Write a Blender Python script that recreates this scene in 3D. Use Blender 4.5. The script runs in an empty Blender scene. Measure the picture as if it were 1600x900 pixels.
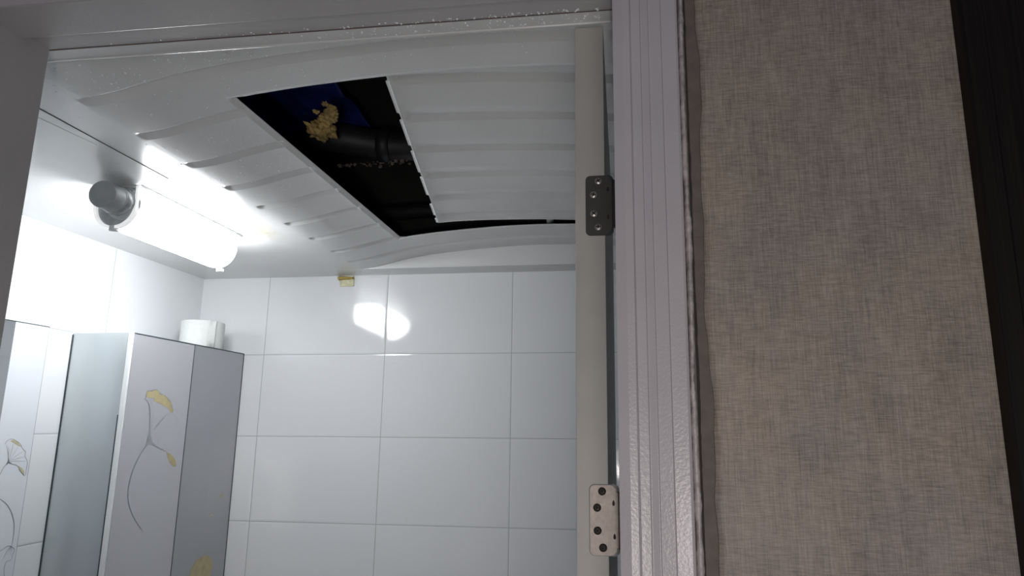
import bpy, bmesh, math, random
from mathutils import Vector, Matrix, Euler
random.seed(7)
SC = bpy.context.scene
COL = SC.collection

# ------------------------------------------------------------------ camera
CAM_LOC = (0.0, 0.0, 1.55)
YAW, PIT, ROL = -0.124755, 0.185330, 0.00659473
F_PX, CX, CY = 1002.764, 847.737, 477.875
cyw, syw, cp, sp, cr, sr = math.cos(YAW), math.sin(YAW), math.cos(PIT), math.sin(PIT), math.cos(ROL), math.sin(ROL)
fw = Vector((syw*cp, cyw*cp, sp)); r0 = Vector((cyw, -syw, 0)); u0 = r0.cross(fw)
rt = cr*r0 + sr*u0; up = -sr*r0 + cr*u0
cd = bpy.data.cameras.new('camera'); cam = bpy.data.objects.new('camera', cd); COL.objects.link(cam)
cd.sensor_fit = 'HORIZONTAL'; cd.sensor_width = 36.0; cd.lens = F_PX/1600*36.0
cd.shift_x = (800-CX)/1600; cd.shift_y = (CY-450)/1600
cd.clip_start = 0.02; cd.clip_end = 50
M = Matrix((rt, up, -fw)).transposed().to_4x4(); M.translation = Vector(CAM_LOC); cam.matrix_world = M
SC.camera = cam
# ------------------------------------------------------------------ colour management, world, lights
SC.view_settings.view_transform = 'Standard'; SC.view_settings.look = 'None'
SC.view_settings.gamma = 1.0; SC.view_settings.exposure = 0.0; SC.view_settings.use_curve_mapping = False
W = bpy.data.worlds.new('world'); SC.world = W; W.use_nodes = True
W.node_tree.nodes['Background'].inputs[0].default_value = (0.8, 0.85, 1.0, 1)
W.node_tree.nodes['Background'].inputs[1].default_value = 0.10
LAMP_STRENGTH = 27.0
def area(name, loc, target, size, power, col):
    l = bpy.data.lights.new(name, 'AREA'); l.size = size; l.energy = power; l.color = col
    l.shape = 'DISK'
    o = bpy.data.objects.new(name, l); COL.objects.link(o); o.location = loc
    o.rotation_euler = (Vector(target)-Vector(loc)).to_track_quat('-Z', 'Y').to_euler()
    return o
area('hall_light', (0.02, -0.34, 1.30), (0.0, 0.6, 1.5), 0.06, 2.9, (1.0, 0.92, 0.88))
area('hall_lamp', (0.35, -1.5, 0.9), (-0.2, 0.6, 1.8), 0.5, 6.5, (1.0, 0.95, 0.93))

# ------------------------------------------------------------------ materials
def srgb(r, g, b):
    f = lambda c: (c/255/12.92) if c/255 <= 0.04045 else ((c/255+0.055)/1.055)**2.4
    return (f(r), f(g), f(b), 1)
def mat(name, col, rough=0.5, metal=0.0, spec=0.5, noise=0.0, nscale=8.0, bump=0.0, bscale=200.0, coat=0.0, emit=None):
    m = bpy.data.materials.new(name); m.use_nodes = True; nt = m.node_tree; b = nt.nodes['Principled BSDF']
    b.inputs['Roughness'].default_value = rough; b.inputs['Metallic'].default_value = metal
    b.inputs['Specular IOR Level'].default_value = spec; b.inputs['Coat Weight'].default_value = coat
    b.inputs['Base Color'].default_value = col
    tc = nt.nodes.new('ShaderNodeTexCoord')
    if noise > 0:
        n = nt.nodes.new('ShaderNodeTexNoise'); n.inputs['Scale'].default_value = nscale; n.inputs['Detail'].default_value = 5
        nt.links.new(tc.outputs['Object'], n.inputs['Vector'])
        r = nt.nodes.new('ShaderNodeValToRGB')
        r.color_ramp.elements[0].position = .3; r.color_ramp.elements[1].position = .7
        r.color_ramp.elements[0].color = tuple(c*(1-noise) for c in col[:3])+(1,)
        r.color_ramp.elements[1].color = tuple(min(1, c*(1+noise)) for c in col[:3])+(1,)
        nt.links.new(n.outputs['Fac'], r.inputs[0]); nt.links.new(r.outputs[0], b.inputs['Base Color'])
    if bump > 0:
        n2 = nt.nodes.new('ShaderNodeTexNoise'); n2.inputs['Scale'].default_value = bscale; n2.inputs['Detail'].default_value = 3
        nt.links.new(tc.outputs['Object'], n2.inputs['Vector'])
        bp = nt.nodes.new('ShaderNodeBump'); bp.inputs['Distance'].default_value = 0.001; bp.inputs['Strength'].default_value = bump
        nt.links.new(n2.outputs['Fac'], bp.inputs['Height']); nt.links.new(bp.outputs[0], b.inputs['Normal'])
    if emit:
        b.inputs['Emission Color'].default_value = emit[0]; b.inputs['Emission Strength'].default_value = emit[1]
    return m

def N(nt, t, **kw):
    n = nt.nodes.new(t)
    for k, v in kw.items(): setattr(n, k, v)
    return n
def math_n(nt, op, a, b=None, c=None):
    n = N(nt, 'ShaderNodeMath', operation=op)
    for i, v in enumerate((a, b, c)):
        if v is None: continue
        if isinstance(v, (int, float)): n.inputs[i].default_value = v
        else: nt.links.new(v, n.inputs[i])
    return n.outputs[0]

def tile_mat(name, axis, off_h, off_z, w=0.4, h=0.2535, g=0.0022):
    """glossy white wall tile with a fine grout grid in world metres"""
    m = bpy.data.materials.new(name); m.use_nodes = True; nt = m.node_tree; b = nt.nodes['Principled BSDF']
    tc = N(nt, 'ShaderNodeTexCoord'); sx = N(nt, 'ShaderNodeSeparateXYZ'); nt.links.new(tc.outputs['Object'], sx.inputs[0])
    H = sx.outputs[axis]; Z = sx.outputs[2]
    def dist(v, off, p):
        a = math_n(nt, 'SUBTRACT', v, off-50*p); a = math_n(nt, 'MODULO', a, p)
        b2 = math_n(nt, 'SUBTRACT', p, a); return math_n(nt, 'MINIMUM', a, b2)
    dh = dist(H, off_h, w); dz = dist(Z, off_z, h); d = math_n(nt, 'MINIMUM', dh, dz)
    mask = math_n(nt, 'LESS_THAN', d, g/2)
    # pillow edge
    e = N(nt, 'ShaderNodeMapRange'); e.inputs['From Min'].default_value = 0.0; e.inputs['From Max'].default_value = 0.005; nt.links.new(d, e.inputs[0])
    n = N(nt, 'ShaderNodeTexNoise'); n.inputs['Scale'].default_value = 7.0; n.inputs['Detail'].default_value = 1
    nt.links.new(tc.outputs['Object'], n.inputs['Vector'])
    hgt = math_n(nt, 'ADD', math_n(nt, 'MULTIPLY', e.outputs[0], 0.5), math_n(nt, 'MULTIPLY', n.outputs['Fac'], 3.2))
    bp = N(nt, 'ShaderNodeBump'); bp.inputs['Distance'].default_value = 0.001; bp.inputs['Strength'].default_value = 0.75
    nt.links.new(hgt, bp.inputs['Height']); nt.links.new(bp.outputs[0], b.inputs['Normal'])
    mix = N(nt, 'ShaderNodeMix', data_type='RGBA')
    mix.inputs[6].default_value = (0.76, 0.78, 0.80, 1); mix.inputs[7].default_value = (0.42, 0.44, 0.44, 1)
    nt.links.new(mask, mix.inputs[0]); nt.links.new(mix.outputs[2], b.inputs['Base Color'])
    rr = N(nt, 'ShaderNodeMapRange'); rr.inputs['To Min'].default_value = 0.09; rr.inputs['To Max'].default_value = 0.6
    nt.links.new(mask, rr.inputs[0]); nt.links.new(rr.outputs[0], b.inputs['Roughness'])
    return m

def wallpaper_mat():
    m = bpy.data.materials.new('linen_wallpaper'); m.use_nodes = True; nt = m.node_tree; b = nt.nodes['Principled BSDF']
    tc = N(nt, 'ShaderNodeTexCoord')
    def streak(sx_, sz_, det=4):
        mp = N(nt, 'ShaderNodeMapping'); mp.inputs['Scale'].default_value = (sx_, 1, sz_)
        nt.links.new(tc.outputs['Object'], mp.inputs[0])
        n = N(nt, 'ShaderNodeTexNoise'); n.inputs['Scale'].default_value = 1; n.inputs['Detail'].default_value = det; n.inputs['Roughness'].default_value = .65
        nt.links.new(mp.outputs[0], n.inputs['Vector']); return n.outputs['Fac']
    v = streak(1300, 45); hz = streak(90, 1100, 3); big = streak(9, 7, 3); mid = streak(45, 16, 3)
    weave = math_n(nt, 'MULTIPLY', v, hz)
    f = math_n(nt, 'ADD', math_n(nt, 'MULTIPLY', weave, 1.9), math_n(nt, 'MULTIPLY', mid, .34))
    rp = N(nt, 'ShaderNodeValToRGB'); nt.links.new(f, rp.inputs[0])
    rp.color_ramp.elements[0].position = .33; rp.color_ramp.elements[0].color = (0.155, 0.135, 0.123, 1)
    rp.color_ramp.elements[1].position = .92; rp.color_ramp.elements[1].color = (0.39, 0.345, 0.31, 1)
    e = rp.color_ramp.elements.new(.58); e.color = (0.268, 0.232, 0.205, 1)
    mx = N(nt, 'ShaderNodeMix', data_type='RGBA', blend_type='MULTIPLY'); mx.inputs[0].default_value = 1
    r2 = N(nt, 'ShaderNodeValToRGB'); nt.links.new(big, r2.inputs[0])
    r2.color_ramp.elements[0].position = .35; r2.color_ramp.elements[0].color = (0.86, 0.86, 0.90, 1)
    r2.color_ramp.elements[1].position = .65; r2.color_ramp.elements[1].color = (1.0, 0.97, 0.90, 1)
    nt.links.new(rp.outputs[0], mx.inputs[6]); nt.links.new(r2.outputs[0], mx.inputs[7]); nt.links.new(mx.outputs[2], b.inputs['Base Color'])
    hgt = math_n(nt, 'ADD', math_n(nt, 'MULTIPLY', weave, .35), math_n(nt, 'MULTIPLY', big, 9.0))
    bp = N(nt, 'ShaderNodeBump'); bp.inputs['Distance'].default_value = 0.001; bp.inputs['Strength'].default_value = .9
    nt.links.new(hgt, bp.inputs['Height']); nt.links.new(bp.outputs[0], b.inputs['Normal'])
    b.inputs['Roughness'].default_value = .5; b.inputs['Specular IOR Level'].default_value = .35
    return m

def wood_mat():
    m = bpy.data.materials.new('dark_wood'); m.use_nodes = True; nt = m.node_tree; b = nt.nodes['Principled BSDF']
    tc = N(nt, 'ShaderNodeTexCoord'); mp = N(nt, 'ShaderNodeMapping'); mp.inputs['Scale'].default_value = (300, 300, 4)
    nt.links.new(tc.outputs['Object'], mp.inputs[0]); n = N(nt, 'ShaderNodeTexNoise'); n.inputs['Scale'].default_value = 1; n.inputs['Detail'].default_value = 5
    nt.links.new(mp.outputs[0], n.inputs['Vector']); rp = N(nt, 'ShaderNodeValToRGB'); nt.links.new(n.outputs['Fac'], rp.inputs[0])
    rp.color_ramp.elements[0].position = .35; rp.color_ramp.elements[0].color = (0.003, 0.002, 0.0015, 1)
    rp.color_ramp.elements[1].position = .7; rp.color_ramp.elements[1].color = (0.010, 0.006, 0.0045, 1)
    nt.links.new(rp.outputs[0], b.inputs['Base Color']); b.inputs['Roughness'].default_value = .55; b.inputs['Specular IOR Level'].default_value = .25
    return m

def abs_mat():
    """grey-white moulded plastic with a faint yellowed patch"""
    m = mat('ceiling_plastic', (0.67, 0.68, 0.68, 1), rough=.25, spec=.45, noise=.03, nscale=6, bump=.25, bscale=22)
    nt = m.node_tree; b = nt.nodes['Principled BSDF']; src = b.inputs['Base Color'].links[0].from_socket
    tc = N(nt, 'ShaderNodeTexCoord'); mp = N(nt, 'ShaderNodeMapping'); mp.vector_type = 'TEXTURE'
    mp.inputs['Location'].default_value = (-.885, 1.40, 2.02); mp.inputs['Scale'].default_value = (.055, .13, .2)
    gr = N(nt, 'ShaderNodeTexGradient', gradient_type='SPHERICAL'); nt.links.new(tc.outputs['Object'], mp.inputs[0]); nt.links.new(mp.outputs[0], gr.inputs[0])
    no = N(nt, 'ShaderNodeTexNoise'); no.inputs['Scale'].default_value = 30; nt.links.new(tc.outputs['Object'], no.inputs['Vector'])
    mx = N(nt, 'ShaderNodeMix', data_type='RGBA'); mx.inputs[7].default_value = (.40, .33, .17, 1)
    nt.links.new(math_n(nt, 'MULTIPLY', math_n(nt, 'MULTIPLY', gr.outputs['Fac'], no.outputs['Fac']), 1.3), mx.inputs[0])
    nt.links.new(src, mx.inputs[6]); nt.links.new(mx.outputs[2], b.inputs['Base Color'])
    return m

M_TB = tile_mat('tile_back', 0, -0.7335, 1.7675)
M_TL = tile_mat('tile_left', 1, 1.5385, 1.7745, h=0.250)
M_TR = tile_mat('tile_right', 1, 1.55, 1.7675)
M_WP = wallpaper_mat(); M_WOOD = wood_mat(); M_ABS = abs_mat()
M_CASE = mat('lilac_grey_gloss_paint', (0.47, 0.448, 0.472, 1), rough=.32, noise=.04, nscale=14, bump=.26, bscale=380)
M_JAMB = mat('grey_gloss_paint', (0.44, 0.435, 0.44, 1), rough=.36, noise=.05, nscale=10, bump=.25, bscale=150)
M_DOOR = mat('grey_beige_door_paint', (0.42, 0.41, 0.385, 1), rough=.5, noise=.04, nscale=20, bump=.2, bscale=120)
M_CAULK = mat('dirty_caulk', (0.42, 0.39, 0.385, 1), rough=.45, noise=.25, nscale=60, bump=1.0, bscale=180)
M_SHADED = mat('shaded_brown_paper', (0.135, 0.112, 0.102, 1), rough=.8, noise=.15, nscale=70, bump=.4, bscale=300)  # casing shadow painted into the brown that shows beside the wallpaper edge
M_DARKLINE = mat('dark_gap', (0.03, 0.027, 0.025, 1), rough=.9, noise=.3, nscale=60)
M_STEEL = mat('worn_nickel', (0.23, 0.205, 0.185, 1), rough=.48, metal=.6, noise=.14, nscale=90, bump=.3, bscale=160)
M_STEELD = mat('dark_nickel', (0.085, 0.08, 0.076, 1), rough=.5, metal=.55, noise=.1, nscale=60)
M_SCREWD = mat('dark_screw', (0.07, 0.062, 0.058, 1), rough=.4, metal=.6, noise=.2, nscale=300)
M_SCREWL = mat('zinc_screw', (0.42, 0.40, 0.37, 1), rough=.35, metal=.7, noise=.2, nscale=300)
M_BLACK = mat('black_slot', (0.008, 0.007, 0.007, 1), rough=.7, noise=.2, nscale=100)
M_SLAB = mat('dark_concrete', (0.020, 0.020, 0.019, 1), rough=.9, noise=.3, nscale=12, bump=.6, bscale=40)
M_PIPE = mat('black_pipe', (0.014, 0.015, 0.018, 1), rough=.55, noise=.2, nscale=20)
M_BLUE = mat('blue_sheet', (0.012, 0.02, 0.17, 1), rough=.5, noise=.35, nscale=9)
M_FOAM = mat('yellow_foam', (0.48, 0.35, 0.14, 1), rough=.9, noise=.35, nscale=70, bump=1, bscale=120)
M_MORTAR = mat('mortar_crumbs', (0.16, 0.13, 0.10, 1), rough=.9, noise=.5, nscale=90)
M_DIFF = mat('lit_diffuser', (0.9, 0.93, 0.95, 1), rough=.35, noise=.01, emit=((0.965, 0.985, 1.0, 1), LAMP_STRENGTH))
M_RIM = mat('backlit_rim', (0.8, 0.82, 0.83, 1), rough=.3, noise=.01, emit=((1, 1, 1, 1), 0.55))
M_WPLAS = mat('white_plastic', (0.75, 0.77, 0.78, 1), rough=.3, noise=.03)
M_KNOB = mat('grey_plastic', (0.36, 0.385, 0.395, 1), rough=.38, noise=.08, nscale=40)
M_CHROME = mat('smoky_clear_plastic', (0.33, 0.35, 0.36, 1), rough=.18, noise=.3, nscale=45, coat=.6)
M_MIRR = mat('mirror', (0.62, 0.64, 0.67, 1), rough=.07, metal=1.0, noise=.02, nscale=3)
M_BRUSH = mat('satin_side_panel', (0.62, 0.66, 0.67, 1), rough=.34, metal=.85, noise=.04, nscale=4)
M_FROST = mat('frosted_white_glass', (0.70, 0.73, 0.78, 1), rough=.25, noise=.02)
M_PRDOOR = mat('printed_glass_white', (0.58, 0.58, 0.62, 1), rough=.26, metal=.55, noise=.02, nscale=4, coat=.5)
M_PRDOOR2 = mat('printed_glass_grey', (0.42, 0.43, 0.45, 1), rough=.28, metal=.7, noise=.02, nscale=4, coat=.5)
M_YEL = mat('gold_print', (0.52, 0.45, 0.25, 1), rough=.4, noise=.12, nscale=60)
M_YELP = mat('pale_gold_print', (0.52, 0.47, 0.30, 1), rough=.4, noise=.12, nscale=60)
M_LINE = mat('grey_print', (0.20, 0.22, 0.24, 1), rough=.4, noise=.1, nscale=60)
M_LINEL = mat('pale_grey_print', (0.36, 0.38, 0.40, 1), rough=.4, noise=.1, nscale=60)
M_EDGE = mat('dark_edge', (0.035, 0.05, 0.055, 1), rough=.4, noise=.2, nscale=30)
M_PAPER = mat('tissue_paper', (0.68, 0.70, 0.69, 1), rough=.9, noise=.03, nscale=60, bump=.7, bscale=140)
M_CARD = mat('cardboard', (0.35, 0.27, 0.18, 1), rough=.9, noise=.1, nscale=40)
M_TAPE = mat('yellowed_tape', (0.62, 0.60, 0.40, 1), rough=.4, noise=.2, nscale=70, bump=.5, bscale=120)
M_TAPE2 = mat('brown_tape', (0.45, 0.33, 0.08, 1), rough=.4, noise=.3, nscale=90)
M_WATER = mat('water', (0.9, 0.92, 0.94, 1), rough=.03, spec=1.0, noise=.01)
M_FLOOR = mat('floor_vinyl', (0.16, 0.12, 0.09, 1), rough=.5, noise=.2, nscale=5)
M_FLOORT = mat('floor_tile_grey', (0.28, 0.30, 0.31, 1), rough=.35, noise=.1, nscale=5)

# ------------------------------------------------------------------ mesh helpers
KEEP = set()
def link(name, bm, m, parent=None, smooth=False, mats=None):
    me = bpy.data.meshes.new(name); bmesh.ops.recalc_face_normals(bm, faces=bm.faces) if id(bm) not in KEEP else KEEP.discard(id(bm))
    bm.to_mesh(me); bm.free()
    for x in (mats or [m]): me.materials.append(x)
    if smooth:
        for p in me.polygons: p.use_smooth = True
    o = bpy.data.objects.new(name, me); COL.objects.link(o)
    if parent: o.parent = parent
    return o
def struct(o): o['kind'] = 'structure'; return o
def tag(o, label, cat, group=None, kind=None):
    o['label'] = label; o['category'] = cat
    if group: o['group'] = group
    if kind: o['kind'] = kind
    return o
def empty(name, loc):
    o = bpy.data.objects.new(name, None); COL.objects.link(o); o.location = loc; o.empty_display_size = .02; return o
def rebase(o, loc):
    """move an object's origin to loc, keep the mesh in place"""
    v = Vector(loc); o.data.transform(Matrix.Translation(-v)); o.location = v; return o
def box(bm, x0, x1, y0, y1, z0, z1, mi=0, bev=0):
    vs = [bm.verts.new((x, y, z)) for x in (x0, x1) for y in (y0, y1) for z in (z0, z1)]
    fs = [bm.faces.new([vs[i] for i in q]) for q in ((0,1,3,2),(4,6,7,5),(0,4,5,1),(2,3,7,6),(0,2,6,4),(1,5,7,3))]
    for f in fs: f.material_index = mi
    if bev:
        es = list({e for f in fs for e in f.edges})
        bmesh.ops.bevel(bm, geom=es, offset=bev, segments=2, affect='EDGES', profile=.5)
    return bm
def cyl(bm, c, axis, r0_, r1_, L, n=32, mi=0, caps=True):
    """tapered cylinder starting at c and running L along axis"""
    a = Vector(axis).normalized(); q = a.to_track_quat('Z', 'Y'); c = Vector(c); rings = []
    for r, t in ((r0_, 0), (r1_, L)):
        rings.append([bm.verts.new(c + q @ Vector((r*math.cos(k*2*math.pi/n), r*math.sin(k*2*math.pi/n), t))) for k in range(n)])
    for k in range(n):
        f = bm.faces.new((rings[0][k], rings[0][(k+1) % n], rings[1][(k+1) % n], rings[1][k])); f.material_index = mi; f.smooth = True
    if caps:
        bm.faces.new(rings[0][::-1]).material_index = mi; bm.faces.new(rings[1]).material_index = mi
    return bm
def lathe(bm, c, axis, prof, n=48, mi=0):
    """prof: list of (radius, distance along axis)"""
    a = Vector(axis).normalized(); q = a.to_track_quat('Z', 'Y'); c = Vector(c); rings = []
    for r, t in prof:
        if r < 1e-6: rings.append([bm.verts.new(c + q @ Vector((0, 0, t)))])
        else: rings.append([bm.verts.new(c + q @ Vector((r*math.cos(k*2*math.pi/n), r*math.sin(k*2*math.pi/n), t))) for k in range(n)])
    for a_, b_ in zip(rings, rings[1:]):
        for k in range(n):
            k2 = (k+1) % n
            if len(a_) == 1: f = bm.faces.new((a_[0], b_[k2], b_[k]))
            elif len(b_) == 1: f = bm.faces.new((a_[k], a_[k2], b_[0]))
            else: f = bm.faces.new((a_[k], a_[k2], b_[k2], b_[k]))
            f.material_index = mi; f.smooth = True
    return bm
def tube(bm, pts, rad, n=14, mi=0, corr=0):
    pts = [Vector(p) for p in pts]; rings = []
    for i, p in enumerate(pts):
        t = (pts[min(i+1, len(pts)-1)]-pts[max(i-1, 0)]).normalized(); q = t.to_track_quat('Z', 'Y')
        r = rad[i] if isinstance(rad, (list, tuple)) else rad
        if corr and i % 2: r *= 1-corr
        rings.append([bm.verts.new(p + q @ Vector((r*math.cos(k*2*math.pi/n), r*math.sin(k*2*math.pi/n), 0))) for k in range(n)])
    for a_, b_ in zip(rings, rings[1:]):
        for k in range(n):
            f = bm.faces.new((a_[k], a_[(k+1) % n], b_[(k+1) % n], b_[k])); f.smooth = True; f.material_index = mi
    bm.faces.new(rings[0][::-1]); bm.faces.new(rings[-1])
    return bm
def catmull(P, k=6):
    P = [Vector(p) for p in P]; Q = [P[0]]+P+[P[-1]]; out = []
    for i in range(1, len(Q)-2):
        for s in range(k):
            t = s/k; a, b, c, d = Q[i-1], Q[i], Q[i+1], Q[i+2]
            out.append(.5*((2*b)+(c-a)*t+(2*a-5*b+4*c-d)*t*t+(3*b-a-3*c+d)*t**3))
    out.append(P[-1]); return out
def extrude_profile_z(bm, prof, z0, z1, mi=0, nz=1, jit=None):
    """closed xy profile run from z0 to z1"""
    rings = []
    for i in range(nz+1):
        z = z0+(z1-z0)*i/nz
        rings.append([bm.verts.new((x+(jit(k, z) if jit else 0), y, z)) for k, (x, y) in enumerate(prof)])
    n = len(prof)
    for a_, b_ in zip(rings, rings[1:]):
        for k in range(n): bm.faces.new((a_[k], a_[(k+1) % n], b_[(k+1) % n], b_[k])).material_index = mi
    bm.faces.new(rings[0][::-1]); bm.faces.new(rings[-1])
    return bm

# ------------------------------------------------------------------ room constants
XL, XR, YB = -1.3665, 0.9265, 1.913     # bathroom left, right and back wall
YF, YW = 0.585, 0.665                   # hall face and bathroom face of the door wall
ZC = 2.02                               # height of the ceiling rim
ZTOP = 2.42                             # underside of the slab
JX0, JX1 = -0.7232, -0.004              # clear opening
HEAD = 2.02

# floors, walls, slab
struct(link('floor', box(bmesh.new(), -2.2, 2.2, -2.2, YF+.04, -0.05, 0), M_FLOOR))
struct(link('floor_bathroom', box(bmesh.new(), XL-.1, XR+.1, YF+.04, YB+.1, -0.05, 0), M_FLOORT))
struct(link('wall_back', box(bmesh.new(), XL-.1, XR+.1, YB, YB+.1, 0, ZC+.012), M_TB))
struct(link('wall_left', box(bmesh.new(), XL-.1, XL, YW, YB, 0, ZC+.012), M_TL))
struct(link('wall_right', box(bmesh.new(), XR, XR+.1, YW, YB, 0, ZC+.012), M_TR))
def plenum():
    bm = bmesh.new(); box(bm, XL-.1, XR+.1, YB, YB+.1, ZC+.0125, ZTOP); box(bm, XL-.1, XL, YW, YB, ZC+.0125, ZTOP); box(bm, XR, XR+.1, YW, YB, ZC+.0125, ZTOP)
    box(bm, XL, XR, YW, YW+.004, ZC+.0125, ZTOP); return bm
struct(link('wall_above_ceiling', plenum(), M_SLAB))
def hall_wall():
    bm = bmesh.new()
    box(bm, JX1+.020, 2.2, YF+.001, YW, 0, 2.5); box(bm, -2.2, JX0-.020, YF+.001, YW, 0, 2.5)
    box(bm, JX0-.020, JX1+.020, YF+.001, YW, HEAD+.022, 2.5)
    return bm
struct(link('wall_hall', hall_wall(), M_SHADED))
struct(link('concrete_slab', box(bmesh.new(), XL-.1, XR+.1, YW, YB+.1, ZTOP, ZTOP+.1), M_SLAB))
struct(link('wall_front', (lambda b: (box(b, JX1+.021, XR, YW+.0003, YW+.006, 0, ZC-.001), box(b, XL, JX0-.021, YW+.0003, YW+.006, 0, ZC-.001), b)[-1])(bmesh.new()), M_TB))
# wallpaper sheet, its wavy edge bounding the painted shadow strip by the casing
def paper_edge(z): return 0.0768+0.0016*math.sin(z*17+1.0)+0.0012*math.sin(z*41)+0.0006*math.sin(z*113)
def paper():
    bm = bmesh.new(); nz, nx = 260, 30; z0, z1 = 0, 2.45; g = []
    x1 = 0.312
    for i in range(nz+1):
        z = z0+(z1-z0)*i/nz; e = paper_edge(z)
        row = []
        for j in range(nx+1):
            x = e+(x1-e)*(j/nx)
            y = YF-.0009-0.0008*max(0, math.sin(x*60+z*7))*math.exp(-((z-1.35)/.35)**2)
            row.append(bm.verts.new((x, y, z)))
        g.append(row)
    for i in range(nz):
        for j in range(nx): bm.faces.new((g[i][j], g[i][j+1], g[i+1][j+1], g[i+1][j])).smooth = True
    back = [bm.verts.new((g[i][0].co.x, YF+.0012, g[i][0].co.z)) for i in range(nz+1)]
    for i in range(nz): bm.faces.new((back[i], g[i][0], g[i+1][0], back[i+1]))
    # the rest of the wall beyond the wooden frame and left of the doorway
    box(bm, .40, 2.2, YF-.001, YF+.002, 0, 2.45); box(bm, -2.2, JX0-.09, YF-.001, YF+.002, 0, 2.45)
    return bm
struct(link('wall_paper', paper(), M_WP))

# ------------------------------------------------------------------ door frame (jambs with rebate, head)
def frame():
    bm = bmesh.new()
    # right jamb
    extrude_profile_z(bm, [(JX1, .571), (JX1, .632), (JX1+.009, .632), (JX1+.009, YW), (JX1+.0195, YW), (JX1+.0195, .571)], 0, HEAD+.012)
    # left jamb, with its stop
    extrude_profile_z(bm, [(JX0, .571), (JX0, YW), (JX0-.0195, YW), (JX0-.0195, .571)], 0, HEAD+.012)
    # head, same section turned
    prof = [(.571, HEAD-.008), (.628, HEAD-.008), (.630, HEAD), (YW, HEAD), (YW, HEAD+.0215), (.571, HEAD+.0215)]
    a = [bm.verts.new((JX0-.0195, y, z)) for y, z in prof]; b = [bm.verts.new((JX1+.0195, y, z)) for y, z in prof]
    for k in range(6): bm.faces.new((a[k], a[(k+1) % 6], b[(k+1) % 6], b[k]))
    bm.faces.new(a[::-1]); bm.faces.new(b)
    return bm
fr = struct(link('trim_1', frame(), M_JAMB))
mdb = fr.modifiers.new('bevel', 'BEVEL'); mdb.width = .0012; mdb.segments = 2; mdb.limit_method = 'ANGLE'

# fluted casing: x offsets from the opening edge with their heights above the wall
FL = [(0, .0148), (.0095, .0172), (.0162, .0166), (.0168, .0180), (.0176, .0158), (.0262, .0150), (.0270, .0126), (.0338, .0146),
      (.0346, .0122), (.0460, .0141), (.0470, .0112), (.0600, .0126), (.0624, .0108), (.0628, .006)]
def fluted(sign, xe):
    prof = [(xe, YF)]+[(xe+sign*dx, YF-h) for dx, h in FL]+[(xe+sign*.0628, YF)]
    return prof
c2 = struct(link('trim_2', extrude_profile_z(bmesh.new(), fluted(1, JX1-.0005), 0, HEAD+.06, nz=1), M_CASE))
c3 = struct(link('trim_3', extrude_profile_z(bmesh.new(), fluted(-1, JX0+.0045), 0, HEAD+.06, nz=1), M_CASE))
def head_casing():
    bm = bmesh.new(); prof = [(YF, HEAD-.0075)]+[(YF-h, HEAD-.0075+dx) for dx, h in FL]+[(YF, HEAD-.0075+.0628)]
    x0, x1 = JX0-.052, JX1+.056
    a = [bm.verts.new((x0, y, z)) for y, z in prof]; b = [bm.verts.new((x1, y, z)) for y, z in prof]; n = len(prof)
    for k in range(n): bm.faces.new((a[k], a[(k+1) % n], b[(k+1) % n], b[k]))
    bm.faces.new(a[::-1]); bm.faces.new(b); return bm
struct(link('trim_4', head_casing(), M_CASE))
for o in (c2, c3):
    mm = o.modifiers.new('bevel', 'BEVEL'); mm.width = .0010; mm.segments = 3; mm.limit_method = 'ANGLE'; mm.angle_limit = math.radians(20)
# lumpy caulk bead along the casing
def caulk(x, s):
    bm = bmesh.new(); nz = 420; rnd = random.Random(3); rings = []; n = 7
    w = [0]*(nz+1); v = 0
    for i in range(nz+1):
        v = v*.72+rnd.uniform(-1, 1)*.5; w[i] = v
    for i in range(nz+1):
        z = .9+(2.08-.9)*i/nz
        hw = .0030+.0009*w[i]; hh = .0068+.0016*w[(i*7) % nz]
        off = .0006*math.sin(z*23)+.0005*w[(i+60) % nz]
        rings.append([bm.verts.new((x+s*(.0033+off+hw*math.cos(math.pi*k/(n-1))), YF+.0005-hh*math.sin(math.pi*k/(n-1)), z)) for k in range(n)])
    for a_, b_ in zip(rings, rings[1:]):
        for k in range(n-1): bm.faces.new((a_[k], a_[k+1], b_[k+1], b_[k])).smooth = True
    return bm
link('caulk_bead', caulk(JX1-.0005+.0630, 1), M_CAULK, c2)
# a dark crack between the bead and the painted shadow strip
def crack():
    bm = bmesh.new(); nz = 300; rnd = random.Random(11); z0, z1 = .9, 2.08; v = 0; rows = []
    for i in range(nz+1):
        z = z0+(z1-z0)*i/nz; v = v*.8+rnd.uniform(-1, 1)*.4
        w = .0010+.0009*max(0, v); rows.append((bm.verts.new((.0652, YF+.0002, z)), bm.verts.new((.0652+w+.0008, YF+.0002, z))))
    for a_, b_ in zip(rows, rows[1:]): bm.faces.new((a_[0], a_[1], b_[1], b_[0]))
    return bm
link('crack', crack(), M_DARKLINE, c2)

# dark wooden door frame at the right of the wallpaper
def woodframe():
    bm = bmesh.new()
    extrude_profile_z(bm, [(.3115, YF+.001), (.3115, YF-.012), (.3140, YF-.0145), (.330, YF-.0145), (.332, YF-.013), (.352, YF-.013), (.354, YF-.0145), (.398, YF-.0145), (.401, YF-.011), (.401, YF+.001)], 0, 2.45)
    return bm
struct(link('trim_5', woodframe(), M_WOOD))

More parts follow.
